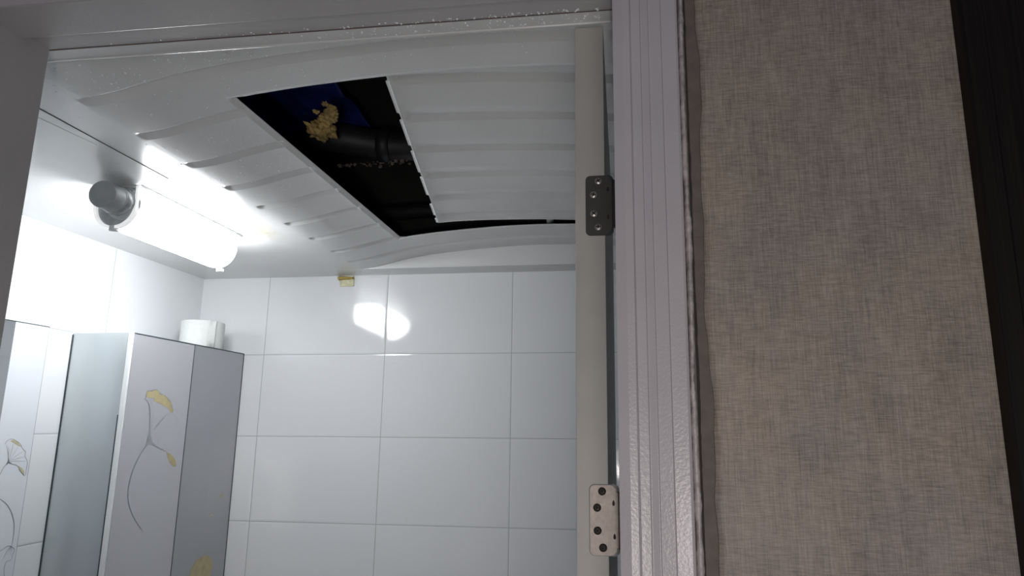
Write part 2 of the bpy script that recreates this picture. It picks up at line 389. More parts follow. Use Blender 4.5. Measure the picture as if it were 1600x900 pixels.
# ------------------------------------------------------------------ moulded dome ceiling
XM = -0.22   # crown line
PX = [0, .04, .08, .12, .20, .26, .30, .35, .40, .425, .4475, .475, .4975, .515, .53, .55, .565, .577]
PZ = [2.0812, 2.0808, 2.0798, 2.0783, 2.0735, 2.0692, 2.0655, 2.0600, 2.0525, 2.0482, 2.0432, 2.0367, 2.0308, 2.0272, 2.0245, 2.0217, 2.0205, 2.02]
def arch(d):
    d = abs(d)
    if d >= .577: return 0.0
    for i in range(len(PX)-1):
        if d <= PX[i+1]:
            t = (d-PX[i])/(PX[i+1]-PX[i]); return PZ[i]+(PZ[i+1]-PZ[i])*t-2.02
    return 0.0
GR = [.789, .905, 1.0265, 1.1445, 1.262, 1.381, 1.504, 1.628, 1.740]
GW, GD = .0180, .0062
def groove(y, g, rise=.45):
    """recessed channel: steep near side, long slope at the far side; returns rise 0..1"""
    t = (y-g)/GW
    if t <= -rise or t >= 1: return 0
    if t <= 0:
        u = (t+rise)/rise; return u*u*(1.5-.5*u)
    return 1-t
HX0, HX1, HY0, HY1 = -0.603, 0.163, 0.872, 1.642
AY0, AY1 = 0.688, 1.830
def ceil_z(x, y, hole=True):
    z = ZC
    if AY0 < y < AY1:
        z += arch(x-XM)
        for k, g in enumerate(GR):
            if g-2*GW <= y <= g+GW:
                e = min((x+.797)/.014, (.357-x)/.014); e = max(0, min(1, e)); e = e*e*(3-2*e)
                if HY0-.01 < y < HY1+.01 and HX0-.02 < x < HX1+.02:
                    dd = max(HX0-.004-x, x-HX1-.004); e *= max(0, min(1, (dd-.003)/.005))
                z += GD*groove(y, g)*e
        if hole:
            dx = max(HX0-x, x-HX1); dy = max(HY0-y, y-HY1); d = max(dx, dy)
            if d < .010: z += (.010-max(d, 0))*(.55 if dx >= dy else (-.05 if y > HY1 else .25))
    return z
def make_ceiling():
    xs = set(); ys = set()
    x = XL
    while x < XR: xs.add(round(x, 4)); x += .02
    for v in (XL, XR, HX0, HX1, HX0-.004, HX0-.010, HX0-.016, HX0-.022, HX1+.010, HX1+.016, HX1+.004, HX1+.022): xs.add(round(v, 4))
    for p in PX: xs.add(round(XM-p, 4)); xs.add(round(XM+p, 4))
    for k in range(9): xs.add(round(-.797+k*.0018, 4)); xs.add(round(.357-k*.0018, 4))
    y = YW
    while y < YB: ys.add(round(y, 4)); y += .02
    for v in (YW, AY0, AY0+.0004, AY0-.001, AY1-.0004, AY1, YB, HY0, HY1, HY0-.010, HY1+.010, HY1+.005): ys.add(round(v, 4))
    for g in GR:
        for t in (-.038, -.033, -.028, -.023, -.018, -.013, -.008, -.004, -.0005, 0, .0005, .0060, .0120, .0180): ys.add(round(g+t, 5))
    def thin(s, keep):
        s = sorted(s); out = [s[0]]
        for v in s[1:]:
            if v-out[-1] < 1.5e-4: continue
            out.append(v)
        return out
    xs = thin(xs, 0); ys = thin(ys, 0)
    bm = bmesh.new(); G = [[bm.verts.new((x, y, ceil_z(x, y))) for x in xs] for y in ys]
    for i in range(len(ys)-1):
        for j in range(len(xs)-1):
            cx_, cy_ = (xs[j]+xs[j+1])/2, (ys[i]+ys[i+1])/2
            if HX0 < cx_ < HX1 and HY0 < cy_ < HY1: continue
            f = bm.faces.new((G[i][j], G[i+1][j], G[i+1][j+1], G[i][j+1])); f.smooth = not any(g < cy_ < g+GW for g in GR)
    for v in [v for v in bm.verts if not v.link_faces]: bm.verts.remove(v)

    return bm
bmc = make_ceiling()
me = bpy.data.meshes.new('ceiling'); bmc.normal_update(); bmc.to_mesh(me); bmc.free(); me.materials.append(M_ABS)
ceil_o = bpy.data.objects.new('ceiling', me); COL.objects.link(ceil_o); struct(ceil_o)
sm = ceil_o.modifiers.new('sheet', 'SOLIDIFY'); sm.thickness = .0022; sm.offset = -1 if me.polygons[0].normal.z < 0 else 1
es = ceil_o.modifiers.new('split', 'EDGE_SPLIT'); es.split_angle = math.radians(12)
# joint line between the rim sheet and the dome sheet, and the front lip
def strip_bm(x0, x1, y0, y1, z0, z1): return box(bmesh.new(), x0, x1, y0, y1, z0, z1)
link('head_gap', box(bmesh.new(), JX0, JX1, YW-.0003, YW+.0007, ZC-.0006, ZC+.0005), M_SHADED, fr)
link('joint', strip_bm(-.8742, -.8728, YW, 1.085, ZC-.0009, ZC+.0005), M_DARKLINE, ceil_o)
lip = bmesh.new(); tube(lip, [(XL+.002, AY0-.001, ZC-.0002), (XR-.002, AY0-.001, ZC-.0002)], .0016, n=10); link('front_lip', lip, M_ABS, ceil_o, smooth=True)
lp2 = bmesh.new(); tube(lp2, [(-.92, YW+.002, ZC-.0002), (-.890, .93, ZC-.0001)], .0005, n=8); link('mould_ridge', lp2, M_ABS, ceil_o, smooth=True)

# ------------------------------------------------------------------ loose access panel lying over the opening
def make_cover():
    L0, L1 = -.383, .383; Y0, Y1 = -.384, .3575; g0 = -.2718
    gs = [g0+.1195*k for k in (0, 1, 2, 3, 4, 5)]
    xs = sorted({round(L0+i*(L1-L0)/40, 4) for i in range(41)} | {L0+.004, L0+.008, L0+.012, L1-.008, L1-.012})
    ys = {round(Y0+i*(Y1-Y0)/40, 4) for i in range(41)}
    for g in gs:
        for t in (-.038, -.033, -.028, -.023, -.018, -.013, -.008, -.004, -.0005, 0, .0005, .0060, .0120, .0180): ys.add(round(g+t, 5))
    ys = sorted(ys); bm = bmesh.new()
    def z(x, y):
        v = arch(x)-.0612
        for g in gs: v += (GD*.85)*groove(y, g, 2.0)*max(0, min(1, (x-L0-.006)/.005))*max(0, min(1, (L1-.006-x)/.005))
        return v
    G = [[bm.verts.new((x, y, z(x, y))) for x in xs] for y in ys]
    for i in range(len(ys)-1):
        for j in range(len(xs)-1):
            bm.faces.new((G[i][j], G[i+1][j], G[i+1][j+1], G[i][j+1])).smooth = True
    return bm, gs, (L0, L1, Y0, Y1), z
bmv, cgs, (CL0, CL1, CY0, CY1), cz = make_cover()
cov = empty('access_panel', (-0.0316, 1.2508, 2.1008))
cov.matrix_world = Matrix.Translation((-0.0316, 1.2508, 2.1008)) @ Matrix.Rotation(.1513, 4, 'Z') @ Matrix.Rotation(-.061, 4, 'X') @ Matrix.Rotation(.0352, 4, 'Y')
tag(cov, 'loose grooved grey plastic access panel pushed aside over the ceiling opening', 'access panel')
me = bpy.data.meshes.new('panel_sheet'); bmv.normal_update(); bmv.to_mesh(me); bmv.free(); me.materials.append(M_ABS)
cs = bpy.data.objects.new('panel_sheet', me); COL.objects.link(cs); cs.parent = cov
sm = cs.modifiers.new('sheet', 'SOLIDIFY'); sm.thickness = .0022; sm.offset = -1 if me.polygons[0].normal.z < 0 else 1
es = cs.modifiers.new('split', 'EDGE_SPLIT'); es.split_angle = math.radians(12)
def edge_lip():
    """stepped rolled rim down the panel's cut left side"""
    bm = bmesh.new(); n = 200; rows = []
    for i in range(n+1):
        y = CY0+(CY1-CY0)*i/n; z0 = cz(CL0, y); step = 0
        k = int((y-(cgs[0]-.02))//.1195); fr_ = ((y-(cgs[0]-.02)) % .1195)/.1195
        out = .0075 if fr_ > .22 else .0035
        if 4 <= k < 5 and fr_ < .45: out = .002
        rows.append([bm.verts.new(p) for p in ((CL0+.001, y, z0-.0004), (CL0-.001, y, z0-.0022), (CL0-out*.55, y, z0-.0006), (CL0-out, y, z0-.0012), (CL0-out-.0012, y, z0+.0016), (CL0+.001, y, z0+.003))])
    for a_, b_ in zip(rows, rows[1:]):
        for k in range(6): bm.faces.new((a_[k], a_[(k+1) % 6], b_[(k+1) % 6], b_[k]))
    return bm
link('panel_rim', edge_lip(), M_WPLAS, cov)
fr2 = bmesh.new(); pts = [(CL0+i*(CL1-CL0)/24, CY1-.001, cz(CL0+i*(CL1-CL0)/24, CY1)-.0003) for i in range(25)]
tube(fr2, pts, .0016, n=8); link('panel_rim', fr2, M_ABS, cov, smooth=True)

# ------------------------------------------------------------------ things in the dark space above the opening
def blob(bm, c, r, seed, sub=3, amp=.35, scl=(1, 1, 1)):
    rnd = random.Random(seed); o = Vector((rnd.uniform(0, 50), rnd.uniform(0, 50), rnd.uniform(0, 50)))
    from mathutils import noise
    res = bmesh.ops.create_icosphere(bm, subdivisions=sub, radius=1)
    for v in res['verts']:
        k = 1+amp*noise.noise(v.co*1.6+o)+amp*.5*noise.noise(v.co*4.1+o)
        v.co = Vector(c)+Vector((v.co.x*r*scl[0]*k, v.co.y*r*scl[1]*k, v.co.z*r*scl[2]*k))
    return res
def foam():
    bm = bmesh.new()
    for i, (c, r) in enumerate([((-.610, 1.205, 2.205), .012), ((-.622, 1.222, 2.205), .013), ((-.634, 1.236, 2.205), .015), ((-.648, 1.252, 2.203), .018), ((-.662, 1.268, 2.203), .022), ((-.672, 1.282, 2.202), .022), ((-.684, 1.292, 2.202), .014), ((-.672, 1.304, 2.202), .010), ((-.655, 1.290, 2.203), .014), ((-.600, 1.190, 2.207), .008), ((-.606, 1.172, 2.207), .006), ((-.640, 1.200, 2.206), .006)]):
        blob(bm, c, r*.92, i, sub=4, amp=.95, scl=(1, 1.15, .6))
    return bm
fo = link('foam_lump', foam(), M_FOAM, smooth=True)
tag(fo, 'ragged yellow lump of spray foam seen inside the dark ceiling opening', 'foam')
rebase(fo, (-.65, 1.25, 2.19))
def sheet():
    from mathutils import noise
    bm = bmesh.new(); n = 36; G = []
    for i in range(n+1):
        row = []
        for j in range(n+1):
            x = -.93+.29*j/n; y = 1.03+.46*i/n
            row.append(bm.verts.new((x, y, 2.315+.014*noise.noise(Vector((x*9, y*9, 3)))+.010*noise.noise(Vector((x*26, y*20, 1))))))
        G.append(row)
    for i in range(n):
        for j in range(n): bm.faces.new((G[i][j], G[i+1][j], G[i+1][j+1], G[i][j+1])).smooth = True
    return bm
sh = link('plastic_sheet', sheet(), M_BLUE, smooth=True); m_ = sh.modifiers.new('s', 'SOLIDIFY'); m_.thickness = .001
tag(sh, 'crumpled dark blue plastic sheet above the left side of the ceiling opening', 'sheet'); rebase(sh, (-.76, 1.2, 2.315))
def pipe():
    bm = bmesh.new()
    tube(bm, catmull([(-.755, 1.42, 2.262), (-.72, 1.40, 2.25), (-.66, 1.415, 2.243), (-.58, 1.45, 2.24), (-.48, 1.462, 2.24), (-.3, 1.462, 2.24), (.2, 1.462, 2.24), (.92, 1.462, 2.24)], 8), .036, n=24)
    return bm
pp = empty('drain_pipe', (-.3, 1.462, 2.204)); tag(pp, 'black bent drain pipe running across the dark space over the ceiling', 'pipe')
po = link('pipe_body', pipe(), M_PIPE, smooth=True); po.parent = pp; po.matrix_parent_inverse = Matrix.Translation(-Vector(pp.location))
def collar():
    bm = bmesh.new(); lathe(bm, (-.60, 1.445, 2.24), (1, .16, .0), [(.036, -.0), (.042, .002), (.042, .030), (.036, .032)], n=28); return bm
pc = link('pipe_collar', collar(), M_PIPE, smooth=True); pc.parent = pp; pc.matrix_parent_inverse = Matrix.Translation(-Vector(pp.location))
def hose():
    bm = bmesh.new(); P = catmull([(-.86, 1.82, 2.20), (-.76, 1.81, 2.19), (-.66, 1.795, 2.185), (-.56, 1.79, 2.185), (-.36, 1.79, 2.163), (-.2, 1.79, 2.160), (.1, 1.78, 2.165), (.5, 1.78, 2.18), (.92, 1.78, 2.2)], 26)
    tube(bm, P, .024, n=16, corr=.16); return bm
ho = link('corrugated_hose', hose(), M_PIPE, smooth=False); tag(ho, 'black ribbed hose in the dark at the far corner of the opening', 'hose'); rebase(ho, (-.3, 1.79, 2.16))
def crumbs():
    bm = bmesh.new(); rnd = random.Random(5)
    for i in range(60):
        x = rnd.uniform(-.72, -.50); r = rnd.choice([.001, .0015, .002, .003, .005])
        blob(bm, (x, 1.470+rnd.uniform(-.012, .014), 2.204+rnd.uniform(-.004, .0)), r, i, sub=1, amp=.5)
    return bm
cr_ = link('mortar_crumbs', crumbs(), M_MORTAR); cr_.parent = pp; cr_.matrix_parent_inverse = Matrix.Translation(-Vector(pp.location)); cr_['kind'] = 'stuff'
def beam():
    bm = bmesh.new(); box(bm, XL, XR, 1.215, 1.30, 2.33, ZTOP, bev=.004); return bm
struct(link('slab_beam', beam(), M_SLAB))

# ------------------------------------------------------------------ bathroom door, open into the room
DX0, DX1, DY0, DY1, DZ1 = -0.0500, -0.0168, 0.6900, 1.3950, 2.0165
door = struct(link('door_1', box(bmesh.new(), DX0, DX1, DY0, DY1, .012, DZ1, bev=.0008), M_DOOR))
def rrect(bm, cx_, cz_, w, h, r, y0, y1, notch=False):
    """rounded rectangular plate in the xz plane"""
    pts = []
    for sx_, sz_, a0 in ((1, 1, 0), (-1, 1, 90), (-1, -1, 180), (1, -1, 270)):
        if sx_ == 1 and notch:
            q = [(cx_+w/2, cz_+sz_*(h/2-.0075)), (cx_+w/2-.0022, cz_+sz_*(h/2-.0075)), (cx_+w/2-.0026, cz_+sz_*(h/2-.004)), (cx_+w/2-.006, cz_+sz_*(h/2-.0006)), (cx_+w/2-.009, cz_+sz_*h/2)]
            pts += q if sz_ == 1 else q[::-1]
            continue
        for k in range(7):
            a = math.radians(a0+90*k/6); pts.append((cx_+sx_*(w/2-r)+r*math.cos(a), cz_+sz_*(h/2-r)+r*math.sin(a)))
    a_ = [bm.verts.new((x, y0, z)) for x, z in pts]; b_ = [bm.verts.new((x, y1, z)) for x, z in pts]; n = len(pts)
    bm.faces.new(a_); bm.faces.new(b_[::-1])
    for k in range(n): bm.faces.new((a_[k], b_[k], b_[(k+1) % n], a_[(k+1) % n]))
    return bm
def hinge(cx_, cz_, plate, screwm, slotm, screws, slots, label):
    h = link('hinge', rrect(bmesh.new(), cx_, cz_, .0295, .0692, .0048, DY0-.0012, DY0+.0005, notch=True), plate, door); h['label'] = label
    # dark routed seam around the leaf and the pin barrel at its right
    s = link('mortise_edge', rrect(bmesh.new(), cx_-.0002, cz_, .0312, .0706, .0056, DY0-.0003, DY0+.0008), M_EDGE, h)
    b = bmesh.new(); cyl(b, (cx_+.0175, DY0-.0035, cz_-.0275), (0, 0, 1), .0034, .0034, .055, n=20); link('hinge_barrel', b, plate, h)
    for i, (x, z) in enumerate(screws):
        bm = bmesh.new(); R = .0037
        lathe(bm, (x, DY0-.0011, z), (0, -1, 0), [(R*1.12, -.0003), (R*1.12, .0002), (R, .0004), (R*.8, .0011), (0, .0014)], n=24, mi=0)
        a = .5+.9*i
        for k in range(2):
            aa = a+k*math.pi/2; d = Vector((math.cos(aa), 0, math.sin(aa))); n_ = Vector((-math.sin(aa), 0, math.cos(aa)))
            q = [Vector((x, DY0-.00275, z))+d*s1*.0027+n_*s2*.00055 for s1, s2 in ((-1, -1), (1, -1), (1, 1), (-1, 1))]
            f = bm.faces.new([bm.verts.new(v) for v in q]); f.material_index = 1
        KEEP.add(id(bm))
        o = link('screw', bm, None, h, mats=[screwm[i], slotm])
    for (x, z) in slots:
        bm = bmesh.new(); pts = [bm.verts.new((x+.0013*math.cos(t*math.pi/8)*(1-.25*math.sin(t*math.pi/8)), DY0-.00135, z+.0028*math.sin(t*math.pi/8))) for t in range(16)]
        bm.faces.new(pts); link('plate_hole', bm, slotm, h)
hinge(-.0226, 1.7941, M_STEELD, [M_SCREWL]*4, M_BLACK, [(-.0240, 1.8225), (-.0295, 1.8064), (-.0292, 1.7843), (-.0244, 1.7685)], [(-.0132, 1.8125), (-.0133, 1.7800)], 'upper dark grey hinge leaf with four screws')
hinge(-.0210, 1.4560, M_STEEL, [M_SCREWD]*4, M_BLACK, [(-.0232, 1.4843), (-.0284, 1.4680), (-.0281, 1.4454), (-.0227, 1.4289)], [(-.0116, 1.4728), (-.0109, 1.4400)], 'lower worn nickel hinge leaf with four dark screws')
# lever handle on the far stile
hd = bmesh.new(); lathe(hd, (DX1, 1.335, 1.0), (1, 0, 0), [(0, .001), (.026, .001), (.026, .008), (.010, .010), (.010, .035), (0, .035)], n=28)
tube(hd, [(DX1+.034, 1.335, 1.0), (DX1+.036, 1.30, 1.0), (DX1+.036, 1.22, 1.0)], .008, n=12); link('door_handle', hd, M_STEEL, door, smooth=True)

# ------------------------------------------------------------------ ceiling lamp
LX, LR, LY0, LY1 = -.9985, .0455, 1.108, 1.455; LZ = 1.9765
lamp = empty('ceiling_lamp', (LX, (LY0+LY1)/2, ZC))
tag(lamp, 'lit white half-round tube lamp with grey end knob under the ceiling', 'lamp')
def put(name, bm, m, smooth=False, parent=lamp, mats=None):
    o = link(name, bm, m, smooth=smooth, mats=mats)
    o.parent = parent; o.matrix_parent_inverse = Matrix.Translation(-Vector(parent.location)); return o
def uprof(R, n=22, top=ZC-.004, inset=0):
    pts = [(LX+R, top)]
    for k in range(n+1):
        a = -math.pi*k/n; pts.append((LX+R*math.cos(a), LZ+R*math.sin(a)))
    pts.append((LX-R, top)); return pts
def diffuser():
    bm = bmesh.new(); rows = []
    for y, s in [(LY0+.006, 1.0), (LY0+.02, 1), (LY0+.15, 1), (LY0+.30, 1), (LY1-.022, 1), (LY1-.010, .975), (LY1-.003, .90), (LY1, .74), (LY1+.0005, .4)]:
        row = []
        for x, z in uprof(LR):
            row.append(bm.verts.new((LX+(x-LX)*s, y, (ZC-.004)+(z-(ZC-.004))*(s if s < 1 else 1))))
        rows.append(row)
    for a_, b_ in zip(rows, rows[1:]):
        for k in range(len(a_)-1): bm.faces.new((a_[k], a_[k+1], b_[k+1], b_[k])).smooth = True
    bm.faces.new(rows[-1]); 
    return bm
put('diffuser', diffuser(), M_DIFF)
put('lamp_base', box(bmesh.new(), LX-.049, LX+.049, LY0+.002, LY1+.006, ZC-.0055, ZC-.0002, bev=.001), M_WPLAS)
def rim():
    bm = bmesh.new(); a = uprof(LR+.0015); b = uprof(LR-.004); rings = []
    for P, y in ((a, LY0+.006), (a, LY0-.003), (b, LY0-.003), (b, LY0+.004)):
        rings.append([bm.verts.new((x, y, z)) for x, z in P])
    for p, q in zip(rings, rings[1:]):
        for k in range(len(p)-1): bm.faces.new((p[k], p[k+1], q[k+1], q[k]))
    return bm
put('end_rim', rim(), M_RIM)
def endcap():
    bm = bmesh.new(); f = bm.faces.new([bm.verts.new((x, LY0+.003, z)) for x, z in uprof(LR-.004)])
    box(bm, LX+.008, LX+.036, LY0-.004, LY0+.003, 1.988, 2.010, bev=.002); box(bm, LX+.026, LX+.034, LY0-.008, LY0+.003, 1.965, 1.99, bev=.002)
    return bm
put('end_cap', endcap(), M_CHROME)
def knob():
    bm = bmesh.new(); P0 = Vector((-.9845, LY0+.004, 1.9815)); P1 = Vector((-.9765, 1.047, 1.9785)); L = (P1-P0).length
    lathe(bm, P0, P1-P0, [(.034, 0), (.034, .004), (.029, .010), (.0275, .020), (.0275, .034), (.0268, .0345), (.0268, L-.004), (.0262, L-.001), (.0250, L), (.0205, L+.0003), (.0200, L-.0002), (0, L-.0002)], n=40)
    return bm
kb = put('end_knob', knob(), M_KNOB, smooth=True); md = kb.modifiers.new('e', 'EDGE_SPLIT'); md.split_angle = math.radians(35)
def collar2():
    bm = bmesh.new(); P0 = Vector((-.9825, LY0-.010, 1.9808)); P1 = Vector((-.9765, 1.047, 1.9785))
    lathe(bm, P0, P1-P0, [(.0276, 0), (.0292, .002), (.0292, .016), (.0276, .018)], n=12); return bm
put('knob_collar', collar2(), M_CHROME)
def clip(y):
    bm = bmesh.new(); box(bm, LX-.008, LX+.008, y-.004, y+.006, LZ-LR-.006, LZ-LR+.002, bev=.0015); box(bm, LX-.005, LX+.005, y-.007, y-.003, LZ-LR-.004, LZ-LR+.004, bev=.001); return bm
put('clip', clip(LY0+.002), M_WPLAS); put('clip', clip(LY1-.002), M_WPLAS)

# ------------------------------------------------------------------ flower prints (flat decoration lying on glass facing +x)
def poly_print(bm, pts, X, mi):
    vs = [bm.verts.new((X, y, z)) for y, z in pts]; f = bm.faces.new(vs); f.material_index = mi
    f.normal_update()
    if f.normal.x < 0: f.normal_flip()
def line_print(bm, pts, X, w, mi, closed=False, taper=True):
    P = [Vector((0, y, z)) for y, z in pts]
    if len(P) > 2: P = catmull(P, 5)
    n = len(P); rows = []
    for i, p in enumerate(P):
        t = (P[min(i+1, n-1)]-P[max(i-1, 0)]).normalized(); s = Vector((0, -t.z, t.y))
        ww = w*(1 if not taper else (.45+.55*math.sin(math.pi*min(1, (i+.5)/n))))
        rows.append((bm.verts.new((X, *(p+s*ww/2).yz)), bm.verts.new((X, *(p-s*ww/2).yz))))
    for a_, b_ in zip(rows, rows[1:]):
        f = bm.faces.new((a_[0], a_[1], b_[1], b_[0])); f.material_index = mi; f.normal_update()
        if f.normal.x < 0: f.normal_flip()
PETAL = [(1.499,1.6119),(1.505,1.6172),(1.5051,1.6272),(1.5112,1.6326),(1.5219,1.6319),(1.5336,1.6371),(1.547,1.6332),(1.5537,1.6258),(1.5668,1.6252),(1.5791,1.6192),(1.5901,1.6105),(1.6008,1.6044),(1.603,1.5952),(1.612,1.5836),(1.6087,1.5796),(1.5987,1.582),(1.5916,1.5896),(1.5736,1.5956),(1.5596,1.6016),(1.5443,1.6054),(1.5354,1.6046),(1.5337,1.6147),(1.5088,1.6156)]
def print_left(X):
    bm = bmesh.new(); KEEP.add(id(bm))
    poly_print(bm, PETAL, X, 0)
    line_print(bm, PETAL[:14], X+.0002, .0014, 1, taper=False)
    line_print(bm, [(1.499,1.6119),(1.5103,1.6062),(1.5192,1.5952),(1.5247,1.5765),(1.5281,1.5515),(1.533,1.5266)], X+.0002, .0018, 1)
    line_print(bm, [(1.5354,1.6046),(1.532,1.5817),(1.5326,1.5566),(1.5368,1.5315)], X+.0002, .0009, 2)
    line_print(bm, [(1.5883,1.5752),(1.567,1.5569),(1.5457,1.5315)], X+.0002, .0016, 2)
    line_print(bm, [(1.612,1.5836),(1.6327,1.5654),(1.6378,1.5468),(1.6364,1.5309)], X+.0002, .0009, 2)
    poly_print(bm, [(1.5317,1.5341),(1.5261,1.5217),(1.5268,1.5068),(1.5215,1.4971),(1.537,1.4979),(1.5515,1.4963),(1.5709,1.4882),(1.5509,1.5001),(1.5423,1.509),(1.5384,1.5215)], X+.0003, 2)
    line_print(bm, [(1.5479,1.4964),(1.5709,1.4882),(1.5944,1.481)], X+.0002, .0022, 2)
    line_print(bm, [(1.5262,1.4951),(1.5056,1.4704),(1.4898,1.4365),(1.4823,1.4029),(1.4854,1.3687),(1.5011,1.3369),(1.5212,1.3116),(1.5438,1.2894)], X+.0002, .0017, 1)
    poly_print(bm, [(1.6022,1.4765),(1.6252,1.4672),(1.6435,1.4517),(1.646,1.4369),(1.6332,1.4377),(1.6155,1.4511),(1.6069,1.466)], X, 0)
    return bm
def print_right(X):
    bm = bmesh.new(); KEEP.add(id(bm))
    poly_print(bm, [(1.7473,1.1364),(1.7578,1.1552),(1.7755,1.1729),(1.8099,1.1794),(1.8332,1.1707),(1.8515,1.1495),(1.8468,1.1328),(1.8459,1.1154),(1.8342,1.0744),(1.7551,1.0889)], X, 0)
    return bm
def one_leaf(X, pts):
    bm = bmesh.new(); KEEP.add(id(bm)); poly_print(bm, pts, X, 3); return bm
def print_band(X):
    bm = bmesh.new(); KEEP.add(id(bm))
    fan = [(1.2953,1.5027),(1.298,1.5097),(1.3089,1.5142),(1.3217,1.5092),(1.333,1.5017),(1.3387,1.4925),(1.3482,1.4848),(1.3477,1.4757),(1.3561,1.4625),(1.3565,1.4479),(1.3552,1.4317),(1.3409,1.4435),(1.333,1.4547),(1.3142,1.4604),(1.3078,1.4633)]
    line_print(bm, fan, X+.0002, .0008, 1, taper=False)
    for p in [(1.2987,1.5008),(1.304,1.4971),(1.3146,1.504),(1.3279,1.4964),(1.3399,1.4851),(1.348,1.4739),(1.3519,1.4628)]:
        line_print(bm, [(1.309,1.4632), ((1.309+p[0])/2+.001, (1.4632+p[1])/2+.002), p], X+.0002, .0008, 2)
    poly_print(bm, [(1.3058,1.5096),(1.3152,1.5119),(1.3261,1.5066),(1.3351,1.4969),(1.3284,1.4982),(1.3165,1.5047)], X, 3)
    poly_print(bm, [(1.3340,1.4545),(1.3409,1.4435),(1.3530,1.4335),(1.3535,1.4400),(1.3440,1.4500)], X, 3)
    poly_print(bm, [(1.3085,1.4720),(1.3065,1.4640),(1.3030,1.4560),(1.3110,1.4615),(1.3190,1.4600),(1.3120,1.4640)], X+.0003, 1)
    line_print(bm, [(1.3081,1.4615),(1.300,1.4520),(1.293,1.435),(1.285,1.41)], X+.0002, .0012, 1)
    line_print(bm, [(1.2950,1.3900),(1.3134,1.3787),(1.3263,1.3667),(1.3397,1.3458),(1.3474,1.3237),(1.3496,1.2989),(1.348,1.2811)], X+.0002, .0015, 1)
    line_print(bm, [(1.3200,1.2720),(1.3266,1.2752),(1.3409,1.2812),(1.3563,1.2716),(1.3544,1.2598),(1.3521,1.2498),(1.3427,1.2482),(1.3399,1.2419),(1.339,1.23),(1.344,1.21)], X+.0002, .0009, 1, taper=False)
    for p in [(1.33,1.250),(1.335,1.262),(1.342,1.262),(1.35,1.26)]: line_print(bm, [(1.3480,1.2800), ((1.348+p[0])/2, 1.271), p], X+.0002, .0008, 2)
    return bm
PM = [M_YEL, M_LINE, M_LINEL, M_YELP]

# ------------------------------------------------------------------ wall cabinet
KX, KY0, KYM, KY1, KZ0, KZ1 = -1.200, 1.437, 1.6715, 1.9100, 1.02, 1.7705
cab = empty('wall_cabinet', ((XL+KX)/2, (KY0+KY1)/2, KZ0))
tag(cab, 'tall two-door wall cabinet with flower-printed glossy doors beside the corner', 'cabinet')
def cabbody():
    bm = bmesh.new(); box(bm, XL+.001, KX-.020, KY0+.003, KY1, KZ0, KZ1, bev=.001); return bm
put('body', cabbody(), M_WPLAS, parent=cab)
put('side_panel', box(bmesh.new(), XL+.002, KX-.0135, KY0, KY0+.0035, KZ0, KZ1+.001), M_BRUSH, parent=cab)
put('dark_edge_seal', box(bmesh.new(), XL+.0004, XL+.003, KY0-.0016, KY0+.001, KZ0, KZ1-.003), M_EDGE, parent=cab)
def dr(y0, y1, m, pb, lab):
    bm = bmesh.new(); box(bm, KX-.018, KX, y0, y1, KZ0+.002, KZ1-.001, bev=.0012)
    d = put('door', bm, m, parent=cab); d['label'] = lab
    o = link('flower_print', pb, None, mats=PM); o.parent = d; return d
d1 = dr(KY0+.004, KYM-.0012, M_PRDOOR, print_left(KX+.0004), 'left door with gold and grey flower print')
d2 = dr(KYM+.0012, KY1, M_PRDOOR2, print_right(KX+.0004), 'right door with golden leaf print')
for q in ([(1.8444,1.3343),(1.8625,1.3426),(1.8804,1.3399),(1.8639,1.3341)], [(1.8134,1.2838),(1.821,1.2917),(1.8325,1.2903),(1.8223,1.2835)]):
    o = link('leaf_print', one_leaf(KX+.0004, q), None, mats=PM); o.parent = d2
# polished white edge strip of the left door, dark seams and top edge
put('door_edge_strip', box(bmesh.new(), KX-.0135, KX-.0005, KY0-.0005, KY0+.0045, KZ0, KZ1+.0005, bev=.0015), M_WPLAS, parent=cab)
put('door_seam', box(bmesh.new(), KX-.0155, KX-.0133, KY0-.001, KY0+.002, KZ0, KZ1-.20), M_EDGE, parent=cab)
put('door_seam', box(bmesh.new(), KX-.016, KX-.0004, KYM-.0012, KYM+.0012, KZ0, KZ1-.001), M_EDGE, parent=cab)
put('top_edge', box(bmesh.new(), KX-.020, KX+.0006, KY0+.006, KY1, KZ1-.0012, KZ1+.0012), M_EDGE, parent=cab)
put('end_edge', box(bmesh.new(), KX-.020, KX+.0006, KY1-.0005, KY1+.002, KZ0, KZ1+.001), M_EDGE, parent=cab)

# ------------------------------------------------------------------ wall mirror with a printed frosted band
MX = -1.3600
mir = empty('wall_mirror', (XL, 1.12, 1.0)); tag(mir, 'wall mirror with frosted flower-printed side band left of the cabinet', 'mirror')
put('mirror_glass', box(bmesh.new(), XL+.0005, MX, .80, 1.2755, 1.0, 1.7755), M_MIRR, parent=mir)
bd = put('frosted_band', box(bmesh.new(), XL+.0005, MX+.0003, 1.2755, 1.3625, 1.0, 1.7755), M_FROST, parent=mir)
fp = link('flower_print', print_band(MX+.0006), None, mats=PM); fp.parent = bd; fp.matrix_parent_inverse = Matrix.Identity(4)
put('mirror_edge', box(bmesh.new(), XL+.0005, MX+.0008, .80, 1.3632, 1.7745, 1.7765), M_EDGE, parent=mir)
put('mirror_edge', box(bmesh.new(), XL+.0005, MX+.0004, 1.3622, 1.3634, 1.0, 1.7745), M_LINEL, parent=mir)
for o in (bd, d1, d2):   # children of shifted parts keep their world place
    pass

